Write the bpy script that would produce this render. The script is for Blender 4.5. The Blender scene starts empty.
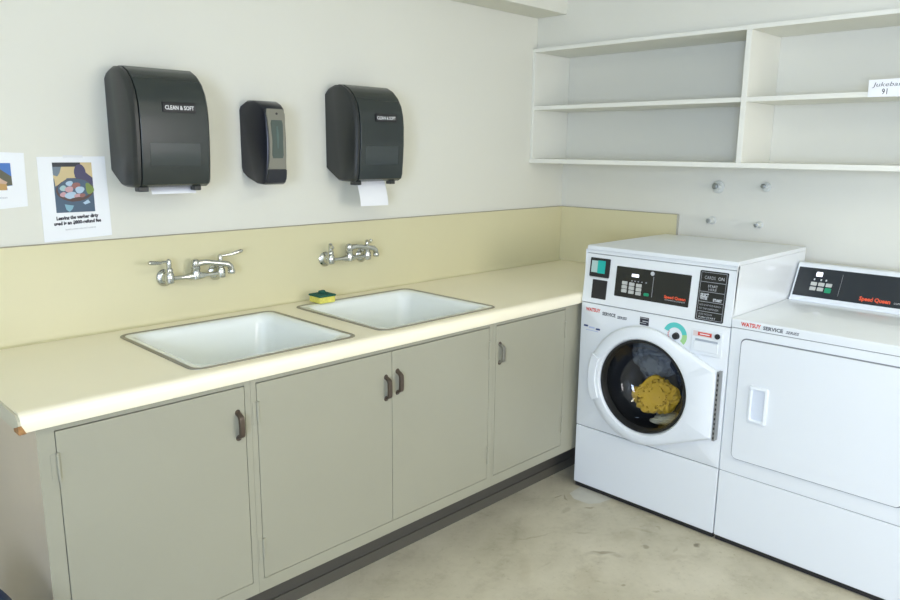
import bpy, bmesh, math, random
from mathutils import Vector, Matrix, noise
random.seed(7)
C = bpy.context.scene.collection
PI = math.pi

# ------------------------------------------------------------------ materials
MATS = {}
def mat(name, col, rough=.5, metal=0., coat=0., bump=0., bscale=40., mottle=0., mscale=3., spec=.5, emit=None, es=0., coat_rough=.05, stretch=None):
    if name in MATS: return MATS[name]
    m = bpy.data.materials.new(name); m.use_nodes = True
    nt = m.node_tree; b = nt.nodes['Principled BSDF']
    b.inputs['Base Color'].default_value = (*col, 1)
    b.inputs['Roughness'].default_value = rough
    b.inputs['Metallic'].default_value = metal
    b.inputs['Coat Weight'].default_value = coat
    b.inputs['Coat Roughness'].default_value = coat_rough
    b.inputs['Specular IOR Level'].default_value = spec
    if emit:
        b.inputs['Emission Color'].default_value = (*emit, 1); b.inputs['Emission Strength'].default_value = es
    if bump or mottle:
        tc = nt.nodes.new('ShaderNodeTexCoord')
        src = tc.outputs['Object']
        if stretch:
            mp = nt.nodes.new('ShaderNodeMapping'); mp.inputs['Scale'].default_value = stretch
            nt.links.new(src, mp.inputs['Vector']); src = mp.outputs['Vector']
    if mottle:
        n = nt.nodes.new('ShaderNodeTexNoise'); n.inputs['Scale'].default_value = mscale; n.inputs['Detail'].default_value = 5
        nt.links.new(src, n.inputs['Vector'])
        r = nt.nodes.new('ShaderNodeMapRange'); r.inputs['From Min'].default_value = .3; r.inputs['From Max'].default_value = .7
        r.inputs['To Min'].default_value = 1 - mottle; r.inputs['To Max'].default_value = 1 + mottle
        nt.links.new(n.outputs['Fac'], r.inputs['Value'])
        v = nt.nodes.new('ShaderNodeVectorMath'); v.operation = 'SCALE'; v.inputs[0].default_value = col
        nt.links.new(r.outputs['Result'], v.inputs['Scale']); nt.links.new(v.outputs['Vector'], b.inputs['Base Color'])
    if bump:
        n = nt.nodes.new('ShaderNodeTexNoise'); n.inputs['Scale'].default_value = bscale; n.inputs['Detail'].default_value = 3
        nt.links.new(src, n.inputs['Vector'])
        bp = nt.nodes.new('ShaderNodeBump'); bp.inputs['Strength'].default_value = bump; bp.inputs['Distance'].default_value = .002
        nt.links.new(n.outputs['Fac'], bp.inputs['Height']); nt.links.new(bp.outputs['Normal'], b.inputs['Normal'])
    MATS[name] = m
    return m

M_wall = mat('painted_wall', (.735, .73, .625), .6, bump=.12, bscale=60, mottle=.012, mscale=1.2)
M_ceil = mat('ceiling_paint', (.80, .81, .74), .8)
M_splash = mat('splash_laminate', (.665, .62, .375), .38, mottle=.02, mscale=2)
M_counter = mat('counter_laminate', (.96, .895, .67), .34, mottle=.015, mscale=2.5, coat=.5, coat_rough=.28)
M_cab = mat('cabinet_paint', (.345, .337, .250), .42, bump=.10, bscale=25, mottle=.03, mscale=1.5)
M_cabend = mat('cabinet_end_lit', (.62, .52, .36), .34, bump=.10, bscale=25, mottle=.05, mscale=2)  # cabinet paint lightened: light falling on the end face put into its colour
M_dark = mat('dark_gap', (.03, .03, .028), .8)
M_toe = mat('toe_kick_vinyl', (.075, .070, .055), .6)
M_strip = mat('base_strip_vinyl', (.095, .088, .066), .6)
M_particle = mat('particle_board', (.33, .17, .06), .9, bump=.6, bscale=300, mottle=.3, mscale=120)
M_white = mat('appliance_enamel', (.77, .805, .80), .28, coat=.5, coat_rough=.07)
M_white2 = mat('appliance_plastic', (.77, .81, .81), .35)
M_panel = mat('control_panel_black', (.012, .014, .014), .22)
M_panel2 = mat('console_panel_black', (.02, .026, .032), .22)
M_slot = mat('slot_black', (.015, .015, .016), .5)
M_seam = mat('seam_grey', (.20, .21, .215), .6)
M_porc = mat('sink_porcelain', (.86, .90, .84), .18, coat=.4)
M_rim = mat('sink_rim_metal', (.30, .28, .21), .42, metal=.35)
M_chrome = mat('chrome', (.60, .61, .58), .16, metal=1)
M_bronze = mat('bronze_pull', (.11, .085, .065), .38, metal=.6)
M_worn = mat('worn_pull', (.30, .29, .24), .35, metal=.6)
M_disp = mat('dispenser_black', (.024, .027, .025), .36, spec=.5)
M_smoke = mat('dispenser_smoke', (.022, .030, .028), .27, spec=.6)
M_smoke2 = mat('dispenser_smoke_pale', (.036, .047, .046), .30, spec=.6)
M_soapb = mat('soap_black', (.012, .014, .020), .3)
M_soapg = mat('soap_silver', (.22, .215, .17), .42, metal=.2)
M_soapw = mat('soap_window', (.065, .09, .075), .15)
M_soapl = mat('soap_window_streak', (.09, .14, .12), .25)
M_paper = mat('paper', (.86, .88, .87), .7)
M_towel = mat('towel_paper', (.86, .87, .86), .9, bump=.3, bscale=300)
M_ink = mat('ink', (.03, .03, .04), .7)
M_dkink = mat('dark_grey_ink', (.13, .14, .15), .6)
M_grey = mat('grey_ink', (.35, .36, .37), .7)
M_lgrey = mat('light_grey_ink', (.55, .57, .57), .6)
M_red = mat('red_ink', (.65, .06, .035), .5)
M_orange = mat('orange_ink', (.80, .10, .035), .5)
M_teal = mat('teal_ink', (.10, .55, .50), .5)
M_tealc = mat('teal_card', (.01, .42, .36), .35)
M_green = mat('green_button', (.01, .28, .13), .4)
M_btn = mat('grey_button', (.50, .51, .47), .4)
M_navy = mat('navy_ink', (.03, .05, .16), .5)
M_lamp = mat('display_light', (.8, .8, .9), .4, emit=(.85, .88, 1), es=1.6)
M_rubber = mat('gasket_rubber', (.015, .016, .016), .35)
M_drum = mat('drum_steel', (.16, .165, .17), .45, metal=.7)
M_yel = mat('yellow_cloth', (.64, .385, .02), .7, bump=.2, bscale=60)
M_gcl = mat('grey_cloth', (.17, .19, .20), .8, bump=.5, bscale=60)
M_ncl = mat('navy_cloth', (.025, .035, .055), .8, bump=.5, bscale=60)
M_ccl = mat('cream_cloth', (.60, .58, .42), .8, bump=.5, bscale=60)
M_bcl = mat('blue_cloth', (.08, .13, .19), .8, bump=.5, bscale=60)
M_spy = mat('sponge_yellow', (.78, .72, .14), .9, bump=.9, bscale=350, mottle=.1, mscale=150)
M_spg = mat('scour_green', (.02, .12, .08), .95, bump=.9, bscale=400, mottle=.3, mscale=200)
M_shelf = mat('shelf_paint', (.80, .80, .70), .45, mottle=.01, mscale=3)
M_pipe = mat('painted_pipe', (.62, .64, .58), .4, metal=.0)
M_valve = mat('valve_steel', (.35, .37, .36), .35, metal=.8)
M_bag = mat('blue_fabric', (.012, .028, .075), .8, bump=.4, bscale=200)
M_frame = mat('window_frame_paint', (.7, .7, .68), .5)
M_fixt = mat('fixture_metal', (.8, .8, .78), .5)

def glass_mat(name, tint=(1, 1, 1), rough=.02, extra=0.0):
    m = bpy.data.materials.new(name); m.use_nodes = True; nt = m.node_tree
    for n in list(nt.nodes): nt.nodes.remove(n)
    o = nt.nodes.new('ShaderNodeOutputMaterial'); t = nt.nodes.new('ShaderNodeBsdfTransparent'); g = nt.nodes.new('ShaderNodeBsdfGlossy')
    t.inputs['Color'].default_value = (*tint, 1); g.inputs['Roughness'].default_value = rough
    lw = nt.nodes.new('ShaderNodeLayerWeight'); lw.inputs['Blend'].default_value = .5
    pw = nt.nodes.new('ShaderNodeMath'); pw.operation = 'POWER'; pw.inputs[1].default_value = 4; nt.links.new(lw.outputs['Facing'], pw.inputs[0])
    f = nt.nodes.new('ShaderNodeMath'); f.operation = 'MULTIPLY_ADD'; f.inputs[1].default_value = .9; f.inputs[2].default_value = .045; nt.links.new(pw.outputs[0], f.inputs[0])
    mx = nt.nodes.new('ShaderNodeMixShader')
    nt.links.new(f.outputs[0], mx.inputs[0]); nt.links.new(t.outputs[0], mx.inputs[1]); nt.links.new(g.outputs[0], mx.inputs[2])
    nt.links.new(mx.outputs[0], o.inputs[0])
    return m
M_glass = glass_mat('door_glass', (.92, .94, .94))
M_wglass = glass_mat('window_glass', (.97, .98, .98))

def floor_mat():
    m = bpy.data.materials.new('concrete_floor'); m.use_nodes = True; nt = m.node_tree; b = nt.nodes['Principled BSDF']
    N = nt.nodes.new; L = nt.links.new
    tc = N('ShaderNodeTexCoord'); P = tc.outputs['Object']
    def noise_(s, d=6, r=.6, vec=None):
        n = N('ShaderNodeTexNoise'); n.inputs['Scale'].default_value = s; n.inputs['Detail'].default_value = d; n.inputs['Roughness'].default_value = r
        L(vec or P, n.inputs['Vector']); return n.outputs['Fac']
    def ramp(v, stops):
        r = N('ShaderNodeValToRGB'); e = r.color_ramp.elements
        e[0].position, e[0].color = stops[0][0], (*stops[0][1], 1); e[1].position, e[1].color = stops[-1][0], (*stops[-1][1], 1)
        for p_, c_ in stops[1:-1]:
            x = e.new(p_); x.color = (*c_, 1)
        L(v, r.inputs['Fac']); return r.outputs['Color']
    base = ramp(noise_(2.2, 7, .62), [(.32, (.43, .395, .285)), (.5, (.535, .495, .365)), (.68, (.62, .575, .44))])
    def mul(c, f, a):
        x = N('ShaderNodeMix'); x.data_type = 'RGBA'; x.blend_type = 'MULTIPLY'; L(c, x.inputs['A'])
        x.inputs['Factor'].default_value = 1; L(f, x.inputs['B']); return x.outputs['Result']
    g = (1, 1, 1)
    base = mul(base, ramp(noise_(9, 6, .7), [(.30, (.80, .79, .76)), (.48, (.97, .97, .96)), (.7, g)]), 1)
    base = mul(base, ramp(noise_(38, 4, .8), [(.30, (.78, .76, .72)), (.40, (.97, .97, .96)), (.7, g)]), 1)
    # scuffs: thin stretched dark marks
    mp = N('ShaderNodeMapping'); mp.inputs['Rotation'].default_value = (0, 0, .9); mp.inputs['Scale'].default_value = (1.3, 9, 1); L(P, mp.inputs['Vector'])
    base = mul(base, ramp(noise_(3.1, 5, .7, mp.outputs['Vector']), [(.25, (.85, .83, .80)), (.36, g), (.8, g)]), 1)
    # individual stains and the patched square at the washer's foot
    wob = N('ShaderNodeTexNoise'); wob.inputs['Scale'].default_value = 14; L(P, wob.inputs['Vector'])
    va = N('ShaderNodeVectorMath'); va.operation = 'MULTIPLY_ADD'; va.inputs[1].default_value = (.05, .05, 0); L(wob.outputs['Color'], va.inputs[0]); L(P, va.inputs[2])
    for (x, y, rx, ry, ang, dark) in STAINS:
        mp = N('ShaderNodeMapping'); mp.vector_type = 'TEXTURE'
        mp.inputs['Location'].default_value = (x + .025, y + .025, 0); mp.inputs['Rotation'].default_value = (0, 0, ang); mp.inputs['Scale'].default_value = (rx, ry, 1)
        L(va.outputs[0], mp.inputs['Vector'])
        ln = N('ShaderNodeVectorMath'); ln.operation = 'LENGTH'; L(mp.outputs['Vector'], ln.inputs[0])
        base = mul(base, ramp(ln.outputs['Value'], [(.45, dark), (1.0, g)]), 1)
    L(base, b.inputs['Base Color'])
    rr = N('ShaderNodeMapRange'); rr.inputs['To Min'].default_value = .42; rr.inputs['To Max'].default_value = .62; L(noise_(5), rr.inputs['Value']); L(rr.outputs['Result'], b.inputs['Roughness'])
    bp = N('ShaderNodeBump'); bp.inputs['Strength'].default_value = .12; bp.inputs['Distance'].default_value = .003; L(noise_(60, 4), bp.inputs['Height']); L(bp.outputs['Normal'], b.inputs['Normal'])
    return m
D1 = (.42, .40, .35); D2 = (.84, .83, .80); D3 = (.91, .90, .87); D4 = (.66, .64, .60)
STAINS = [(-.877, -1.376, .022, .016, .4, D1), (-.86, -1.46, .010, .008, 0, D2), (-.84, -1.52, .010, .006, 0, D2), (-1.22, -1.13, .055, .018, -.5, D2), (-1.17, -1.19, .02, .03, .2, D2),
          (-1.02, -1.36, .07, .02, -.5, D3), (-1.30, -.88, .10, .008, -.4, D2), (-1.02, -.84, .05, .02, .2, D2), (-1.28, -1.42, .012, .01, 0, D2),
          (-.93, -1.16, .06, .012, -1.2, D3), (-1.02, -1.13, .08, .05, 0, D3), (-1.5, -1.0, .12, .03, .7, D3), (-1.38, -1.2, .1, .06, .3, D3), (-.90, -.80, .09, .06, .5, D3), (-.865, -1.20, .012, .014, 0, D2), (-.925, -.765, .035, .007, .9, D4), (-.94, -.735, .030, .006, -.2, D4), (-.925, -.90, .030, .007, -.7, D4), (-1.19, -1.145, .05, .012, -.75, D4), (-1.33, -1.32, .012, .009, .3, D4), (-1.13, -1.0, .05, .008, -.9, D2), (-1.04, -1.24, .018, .01, .6, D4), (-.97, -1.33, .03, .008, .3, D2)]
M_floor = floor_mat()
M_patch = mat('floor_patch', (.52, .51, .43), .5, mottle=.08, mscale=12)

# ------------------------------------------------------------------ helpers
def wl(o):
    v = Vector((0, 0, 0))
    while o: v += o.location; o = o.parent
    return v
def obj(name, bm, mats, parent=None, smooth=True, ang=32, bevel=0, seg=2, recalc=True):
    if recalc: bmesh.ops.recalc_face_normals(bm, faces=bm.faces[:])
    if parent: bmesh.ops.translate(bm, verts=bm.verts[:], vec=-wl(parent))
    me = bpy.data.meshes.new(name); bm.to_mesh(me); bm.free()
    for m in (mats if isinstance(mats, (list, tuple)) else [mats]): me.materials.append(m)
    if smooth:
        for p in me.polygons: p.use_smooth = True
        me.set_sharp_from_angle(angle=math.radians(ang))
    o = bpy.data.objects.new(name, me); C.objects.link(o); o.parent = parent
    if bevel:
        b = o.modifiers.new('bevel', 'BEVEL'); b.width = bevel; b.segments = seg; b.limit_method = 'ANGLE'; b.angle_limit = math.radians(40); b.harden_normals = True
    return o
def thing(name, label, cat, loc, group=None):
    o = bpy.data.objects.new(name, None); C.objects.link(o); o.location = loc; o.empty_display_size = .05
    o['label'] = label; o['category'] = cat
    if group: o['group'] = group
    return o
def tag(o, label, cat, group=None):
    o['label'] = label; o['category'] = cat
    if group: o['group'] = group
    return o
def rebase(o, loc):
    v = Vector(loc); o.data.transform(Matrix.Translation(-v)); o.location = v; return o
def struct(name, bm, m, **k):
    o = obj(name, bm, m, **k); o['kind'] = 'structure'; return o
def box(bm, x0, x1, y0, y1, z0, z1, mi=0):
    v = [bm.verts.new((x, y, z)) for x in (x0, x1) for y in (y0, y1) for z in (z0, z1)]
    fs = []
    for q in ((0, 1, 3, 2), (4, 6, 7, 5), (0, 4, 5, 1), (2, 3, 7, 6), (0, 2, 6, 4), (1, 5, 7, 3)):
        f = bm.faces.new([v[i] for i in q]); f.material_index = mi; fs.append(f)
    return v
def nb(): return bmesh.new()
def bx(*a): bm = nb(); box(bm, *a); return bm
def prism(bm, poly, f0, f1, mi=0):
    """poly of 2-D points; f0, f1 map (a, b) to the two ends"""
    a = [bm.verts.new(f0(*p)) for p in poly]; b = [bm.verts.new(f1(*p)) for p in poly]; n = len(poly)
    for i in range(n):
        f = bm.faces.new((a[i], a[(i + 1) % n], b[(i + 1) % n], b[i])); f.material_index = mi
    f = bm.faces.new(a[::-1]); f.material_index = mi; f = bm.faces.new(b); f.material_index = mi
    return a, b
def cyl(bm, p0, p1, r0, r1=None, n=24, mi=0, cap=True):
    r1 = r0 if r1 is None else r1
    p0, p1 = Vector(p0), Vector(p1); d = (p1 - p0).normalized()
    u = d.orthogonal().normalized(); w = d.cross(u)
    A, B = [], []
    for i in range(n):
        t = 2 * PI * i / n; e = u * math.cos(t) + w * math.sin(t)
        A.append(bm.verts.new(p0 + e * r0)); B.append(bm.verts.new(p1 + e * r1))
    for i in range(n):
        f = bm.faces.new((A[i], A[(i + 1) % n], B[(i + 1) % n], B[i])); f.material_index = mi
    if cap:
        for q in (A[::-1], B):
            f = bm.faces.new(q); f.material_index = mi
def lathe(bm, origin, axis, prof, n=32, mi=0, capends=True):
    """prof: list of (distance along axis, radius)"""
    o, d = Vector(origin), Vector(axis).normalized(); u = d.orthogonal().normalized(); w = d.cross(u)
    rings = []
    for h, r in prof:
        rings.append([bm.verts.new(o + d * h + (u * math.cos(2 * PI * i / n) + w * math.sin(2 * PI * i / n)) * max(r, 1e-4)) for i in range(n)])
    for A, B in zip(rings, rings[1:]):
        for i in range(n):
            f = bm.faces.new((A[i], A[(i + 1) % n], B[(i + 1) % n], B[i])); f.material_index = mi
    if capends:
        bm.faces.new(rings[0][::-1]).material_index = mi; bm.faces.new(rings[-1]).material_index = mi
def tube(bm, pts, rad, n=14, mi=0, flat=None):
    pts = [Vector(p) for p in pts]; R = rad if isinstance(rad, (list, tuple)) else [rad] * len(pts)
    rings = []; u = None
    for i, p in enumerate(pts):
        t = (pts[min(i + 1, len(pts) - 1)] - pts[max(i - 1, 0)]).normalized()
        u = t.orthogonal().normalized() if u is None else (u - t * u.dot(t)).normalized()
        w = t.cross(u)
        rings.append([bm.verts.new(p + (u * math.cos(2 * PI * k / n) + w * math.sin(2 * PI * k / n)) * R[i]) for k in range(n)])
    for A, B in zip(rings, rings[1:]):
        for i in range(n):
            bm.faces.new((A[i], A[(i + 1) % n], B[(i + 1) % n], B[i])).material_index = mi
    bm.faces.new(rings[0][::-1]).material_index = mi; bm.faces.new(rings[-1]).material_index = mi
def rrect(a0, a1, b0, b1, r, n=6):
    out = []
    for cx, cy, s in ((a1 - r, b1 - r, 0), (a0 + r, b1 - r, 1), (a0 + r, b0 + r, 2), (a1 - r, b0 + r, 3)):
        for k in range(n + 1):
            t = (s + k / n) * PI / 2; out.append((cx + r * math.cos(t), cy + r * math.sin(t)))
    return out
def loft(bm, rings, close0=False, close1=False, mi=0):
    R = [[bm.verts.new(p) for p in ring] for ring in rings]; n = len(R[0])
    for A, B in zip(R, R[1:]):
        for i in range(n): bm.faces.new((A[i], A[(i + 1) % n], B[(i + 1) % n], B[i])).material_index = mi
    if close0: bm.faces.new(R[0][::-1]).material_index = mi
    if close1: bm.faces.new(R[-1]).material_index = mi
    return R
def boolean(o, cutters):
    """cut cutter meshes out of o and keep the result as plain mesh"""
    for c in cutters:
        me = bpy.data.meshes.new('cut'); bmesh.ops.recalc_face_normals(c, faces=c.faces[:]); c.to_mesh(me); c.free()
        co = bpy.data.objects.new('cut', me); C.objects.link(co); co.location = wl(o) * 0
        co.matrix_world = Matrix.Identity(4)
        m = o.modifiers.new('b', 'BOOLEAN'); m.operation = 'DIFFERENCE'; m.solver = 'EXACT'; m.object = co
        bpy.context.view_layer.update()
        dg = bpy.context.evaluated_depsgraph_get()
        new = bpy.data.meshes.new_from_object(o.evaluated_get(dg)); o.modifiers.remove(m); o.data = new
        bpy.data.objects.remove(co)
    for p in o.data.polygons: p.use_smooth = True
    o.data.set_sharp_from_angle(angle=math.radians(32))
    return o
def text_verts(body, size, align='LEFT', bold=0., squeeze=1., shear=0., res=2):
    cu = bpy.data.curves.new('t', 'FONT'); cu.body = body; cu.size = size; cu.align_x = align; cu.resolution_u = res; cu.offset = bold; cu.shear = shear
    ob = bpy.data.objects.new('t', cu); C.objects.link(ob); bpy.context.view_layer.update()
    me = bpy.data.meshes.new_from_object(ob.evaluated_get(bpy.context.evaluated_depsgraph_get()))
    vs = [(v.co.x * squeeze, v.co.y) for v in me.vertices]; fs = [list(p.vertices) for p in me.polygons]
    bpy.data.objects.remove(ob); bpy.data.curves.remove(cu); bpy.data.meshes.remove(me)
    return vs, fs
def text(name, body, size, fn, m, parent, **k):
    """fn maps text-plane (u, v) to world"""
    vs, fs = text_verts(body, size, **k); bm = nb()
    V = [bm.verts.new(fn(u, v)) for u, v in vs]
    for f in fs:
        try: bm.faces.new([V[i] for i in f])
        except ValueError: pass
    return obj(name, bm, m, parent, smooth=False, recalc=False)
def textw(body, size, **k):
    vs, fs = text_verts(body, size, **k); return max(v[0] for v in vs)
def quad(bm, fn, a0, a1, b0, b1, mi=0):
    f = bm.faces.new([bm.verts.new(fn(*p)) for p in ((a0, b0), (a1, b0), (a1, b1), (a0, b1))]); f.material_index = mi
def poly(bm, fn, pts, mi=0):
    f = bm.faces.new([bm.verts.new(fn(*p)) for p in pts]); f.material_index = mi

# ------------------------------------------------------------------ room
X0, Y0, H = -5.2, -4.4, 2.46
struct('floor', bx(X0 - .1, .12, Y0 - .1, .12, -.08, 0), M_floor, smooth=False)
struct('ceiling', bx(X0 - .1, .12, Y0 - .1, .12, H, H + .1), M_ceil, smooth=False)
struct('wall_back', bx(X0, .1, 0, .1, 0, H), M_wall, smooth=False)
struct('wall_right', bx(0, .1, Y0, 0, 0, H), M_wall, smooth=False)
def wall_holes(name, axis, c0, c1, a0, a1, holes):
    bm = nb(); holes = sorted(holes)
    def b(p0, p1, z0, z1):
        if axis == 'x': box(bm, c0, c1, p0, p1, z0, z1)
        else: box(bm, p0, p1, c0, c1, z0, z1)
    cur = a0
    for h0, h1, z0, z1 in holes:
        b(cur, h0, 0, H); b(h0, h1, 0, z0); b(h0, h1, z1, H); cur = h1
    b(cur, a1, 0, H)
    return struct(name, bm, M_wall, smooth=False)
WL = (-4.0, -2.8, .85, 2.15)      # window in the left wall (y range, z range)
WF = (-2.2, -.8, .85, 2.15)       # window in the front wall (x range, z range)
wall_holes('wall_left', 'x', X0 - .1, X0, Y0, 0, [WL])
wall_holes('wall_front', 'y', Y0 - .1, Y0, X0, 0, [WF])
def window(name, axis, c, h, n):
    a0, a1, z0, z1 = h
    bm = nb()
    def b(p0, p1, q0, q1, d0=-.03, d1=.03):
        if axis == 'x': box(bm, c + d0, c + d1, p0, p1, q0, q1)
        else: box(bm, p0, p1, c + d0, c + d1, q0, q1)
    b(a0, a1, z0, z0 + .05); b(a0, a1, z1 - .05, z1)
    for i in range(n + 1):
        p = a0 + (a1 - a0) * i / n; b(max(a0, p - .025), min(a1, p + .025), z0 + .05, z1 - .05)
    w = struct(name, bm, M_frame)
    bm = nb()
    if axis == 'x': box(bm, c - .003, c + .003, a0 + .02, a1 - .02, z0 + .04, z1 - .04)
    else: box(bm, a0 + .02, a1 - .02, c - .003, c + .003, z0 + .04, z1 - .04)
    obj('pane', bm, M_wglass, w)
window('window_1', 'x', X0 - .05, WL, 2)
window('window_2', 'y', Y0 - .05, WF, 2)
# the boxed beam over the back wall and the bulkhead over the shelves
struct('trim_1', bx(X0, -.27, -.187, 0, 2.212, H), M_wall, smooth=True, bevel=.003)
struct('trim_2', bx(-.27, 0, Y0, 0, 2.0565, H), M_wall, smooth=True, bevel=.003)
# patched square of concrete by the washer foot
bm = nb(); poly(bm, lambda a, b: (a, b, .0012), [(-.78, -.75), (-.875, -.755), (-.905, -.80), (-.90, -.875), (-.86, -.905), (-.78, -.92)])
tag(obj('floor_patch', bm, M_patch, smooth=False), 'pale grey repair patch in the concrete floor at the washer foot', 'patch')['kind'] = 'structure'
bpy.data.objects['floor_patch'].name = 'trim_3'
del bpy.data.objects['trim_3']['category'], bpy.data.objects['trim_3']['label']

# ------------------------------------------------------------------ base cabinets
YF = -.69
def sx(x): return -3.477 + (x + 3.477) * 1.00537
def sz(z): return 1.528 - (1.528 - z) * 1.00537
ZT = .866; ZK = .170; ZB = sz(.221) - .002; ZD = .851
def pull(cx, cz, m, parent):
    bm = nb(); h = .041; A = []; B = []
    for k in range(21):
        t = -1 + 2 * k / 20; at = abs(t)
        d = .023 * (1 - max(0, (at - .60) / .40) ** 2.4) + .003 * (1 - at * at)
        A.append((-d - .0005, t * h)); B.append((-max(0, d - .0105), t * (h - .004 if at > .6 else h)))
    w = .0078
    prism(bm, A + B[::-1], lambda a, b: (cx - w, YF - .001 + a, cz + b), lambda a, b: (cx + w, YF - .001 + a, cz + b))
    o = obj('handle', bm, m, parent, bevel=.0018)
    for s in (-1, 1):
        bm = nb(); cyl(bm, (cx, YF - .0008, cz + s * (h - .002)), (cx, YF - .005, cz + s * (h - .002)), .0095, .007, n=16); obj('handle_foot', bm, M_bronze, parent)
    return o
def hinge(cx, cz, parent):
    bm = nb(); cyl(bm, (cx, YF - .004, cz - .036), (cx, YF - .004, cz + .036), .0042, n=12)
    box(bm, cx - .016, cx + .016, YF - .0015, YF + .001, cz - .034, cz + .034)
    return obj('hinge', bm, M_cab, parent)
def cabinet(x0, x1, label, doors, end=False):
    t = thing('base_cabinet', label, 'cabinet', ((x0 + x1) / 2, -.35, 0), 'base cabinets under the countertop')
    bm = nb()
    box(bm, x0 + .0005, x0 + .016, YF + .021, -.002, ZK, ZT - .002 if end else .685); box(bm, x1 - .016, x1 - .0005, YF + .021, -.002, ZK, ZT - .002 if x1 > -.1 else .685)
    box(bm, x0 + .016, x1 - .016, YF + .04, -.002, ZK, ZK + .016); box(bm, x0 + .016, x1 - .016, -.012, -.002, ZK + .016, .685)
    obj('carcass', bm, M_cabend if end else M_cab, t)
    bm = nb(); y0, y1 = YF, YF + .02
    xs = [x0 + .0003]
    for d in doors: xs += [d[0], d[1]]
    xs.append(x1 - .0003)
    zt, zb = ZD, ZB
    box(bm, xs[0], xs[1], y0, y1, ZK, ZT - .002); box(bm, xs[-2], xs[-1], y0, y1, ZK, ZT - .002)
    box(bm, xs[1], xs[-2], y0, y1, ZK, zb); box(bm, xs[1], xs[-2], y0, y1, zt, ZT - .002)
    for i in range(2, len(xs) - 3, 2):
        if xs[i + 1] - xs[i] > .01: box(bm, xs[i], xs[i + 1], y0, y1, zb, zt)
    box(bm, xs[1] - .001, xs[-2] + .001, y1 - .001, y1 + .004, zb - .01, zt + .01, 1)
    for f in bm.faces:
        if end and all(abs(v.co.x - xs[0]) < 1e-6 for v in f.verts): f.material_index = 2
    obj('face_frame', bm, [M_cab, M_dark, M_cabend], t)
    # recessed base board
    obj('toe_kick', bx(x0 + (.02 if end else .0005), x1 - .0005, -.575, -.56, 0, ZK), M_toe, t)
    obj('base_strip', bx(x0 + (.02 if end else .0005), x1 - .0005, -.5815, -.5752, 0, .045), M_strip, t, bevel=.001)
    for (a, b, hs, m, hx, hz) in doors:
        dz = .0 if hs != 'rr' else -.004
        d = obj('door', bx(a + .0018, b - .0018, YF - .001, YF + .017, zb + .002, zt - .003), M_cab, t, bevel=.0015)
        pull(hx, hz, m, d)
        hgx = a + .002 if hs == 'l' else b - .002
        for z in (.758, .315): hinge(hgx, z, d)
    return t
cabinet(sx(-3.0), sx(-2.43), 'left end grey base cabinet with one door and bronze pull at its right edge',
        [(sx(-2.96), sx(-2.449), 'l', M_bronze, sx(-2.474), .735)], end=True)
cabinet(sx(-2.43), sx(-1.3605), 'wide grey base cabinet with two doors and a pair of bronze pulls in the middle',
        [(sx(-2.412), sx(-1.888) + .0018, 'l', M_bronze, sx(-1.914), .722), (sx(-1.886) - .0018, sx(-1.383), 'r', M_bronze, sx(-1.862), .733)])
cabinet(sx(-1.3605), -.001, 'grey base cabinet beside the washer with one door and a worn bright pull',
        [(sx(-1.346), sx(-.886), 'r', M_worn, sx(-1.322), .733)])

# ------------------------------------------------------------------ countertop
ZC = .9117; YC = -.71; XL = -3.037
ct = thing('countertop', 'long cream laminate countertop with rolled front edge over the grey cabinets', 'countertop', (-1.5, -.35, .87))
prof = [(-.001, .868), (-.001, ZC), (-.02, ZC), (-.62, ZC), (-.66, ZC + .0015), (-.68, ZC + .0035), (-.692, ZC + .0030), (-.702, ZC - .001), (-.708, ZC - .008), (-.71, ZC - .016),
        (-.71, .874), (-.707, .868), (-.685, .868)]
bm = nb(); prism(bm, prof, lambda a, b: (XL + .006, a, b), lambda a, b: (-.001, a, b))
top = obj('worktop', bm, M_counter, ct)
def rprism(x0, x1, y0, y1, r, z0, z1):
    bm = nb(); prism(bm, rrect(x0, x1, y0, y1, r, 8), lambda a, b: (a, b, z0), lambda a, b: (a, b, z1)); return bm
SINKS = [(-2.574, -1.988, -.65, -.100), (-1.886, -1.285, -.655, -.098)]
cuts = [rprism(a + .004, b - .004, c + .004, d - .004, .036, .80, 1.0) for a, b, c, d in SINKS]
for c in cuts: bmesh.ops.translate(c, verts=c.verts[:], vec=-wl(ct))
# worktop mesh is in countertop space; move the cutters there and cut with the parent at the origin
loc = ct.location.copy(); ct.location = (0, 0, 0); bpy.context.view_layer.update()
boolean(top, cuts); ct.location = loc
# chipped corner: particle board showing
bm = nb(); prism(bm, [(-.004, .8705), (-.004, .910), (-.690, .910), (-.7085, .898), (-.7085, .8705)], lambda a, b: (XL, a, b), lambda a, b: (XL + .006, a, b))
obj('end_cap', bm, mat('end_cap_laminate', (.60, .565, .41), .5), ct)
bm = nb()
prism(bm, [(-.672, .8665), (-.672, .8745), (-.690, .880), (-.7115, .8885), (-.7115, .8665)], lambda a, b: (XL - .0008, a, b), lambda a, b: (XL + .016 - (b - .8665) * .45, a, b))
obj('chipped_corner', bm, M_particle, ct)

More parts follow.
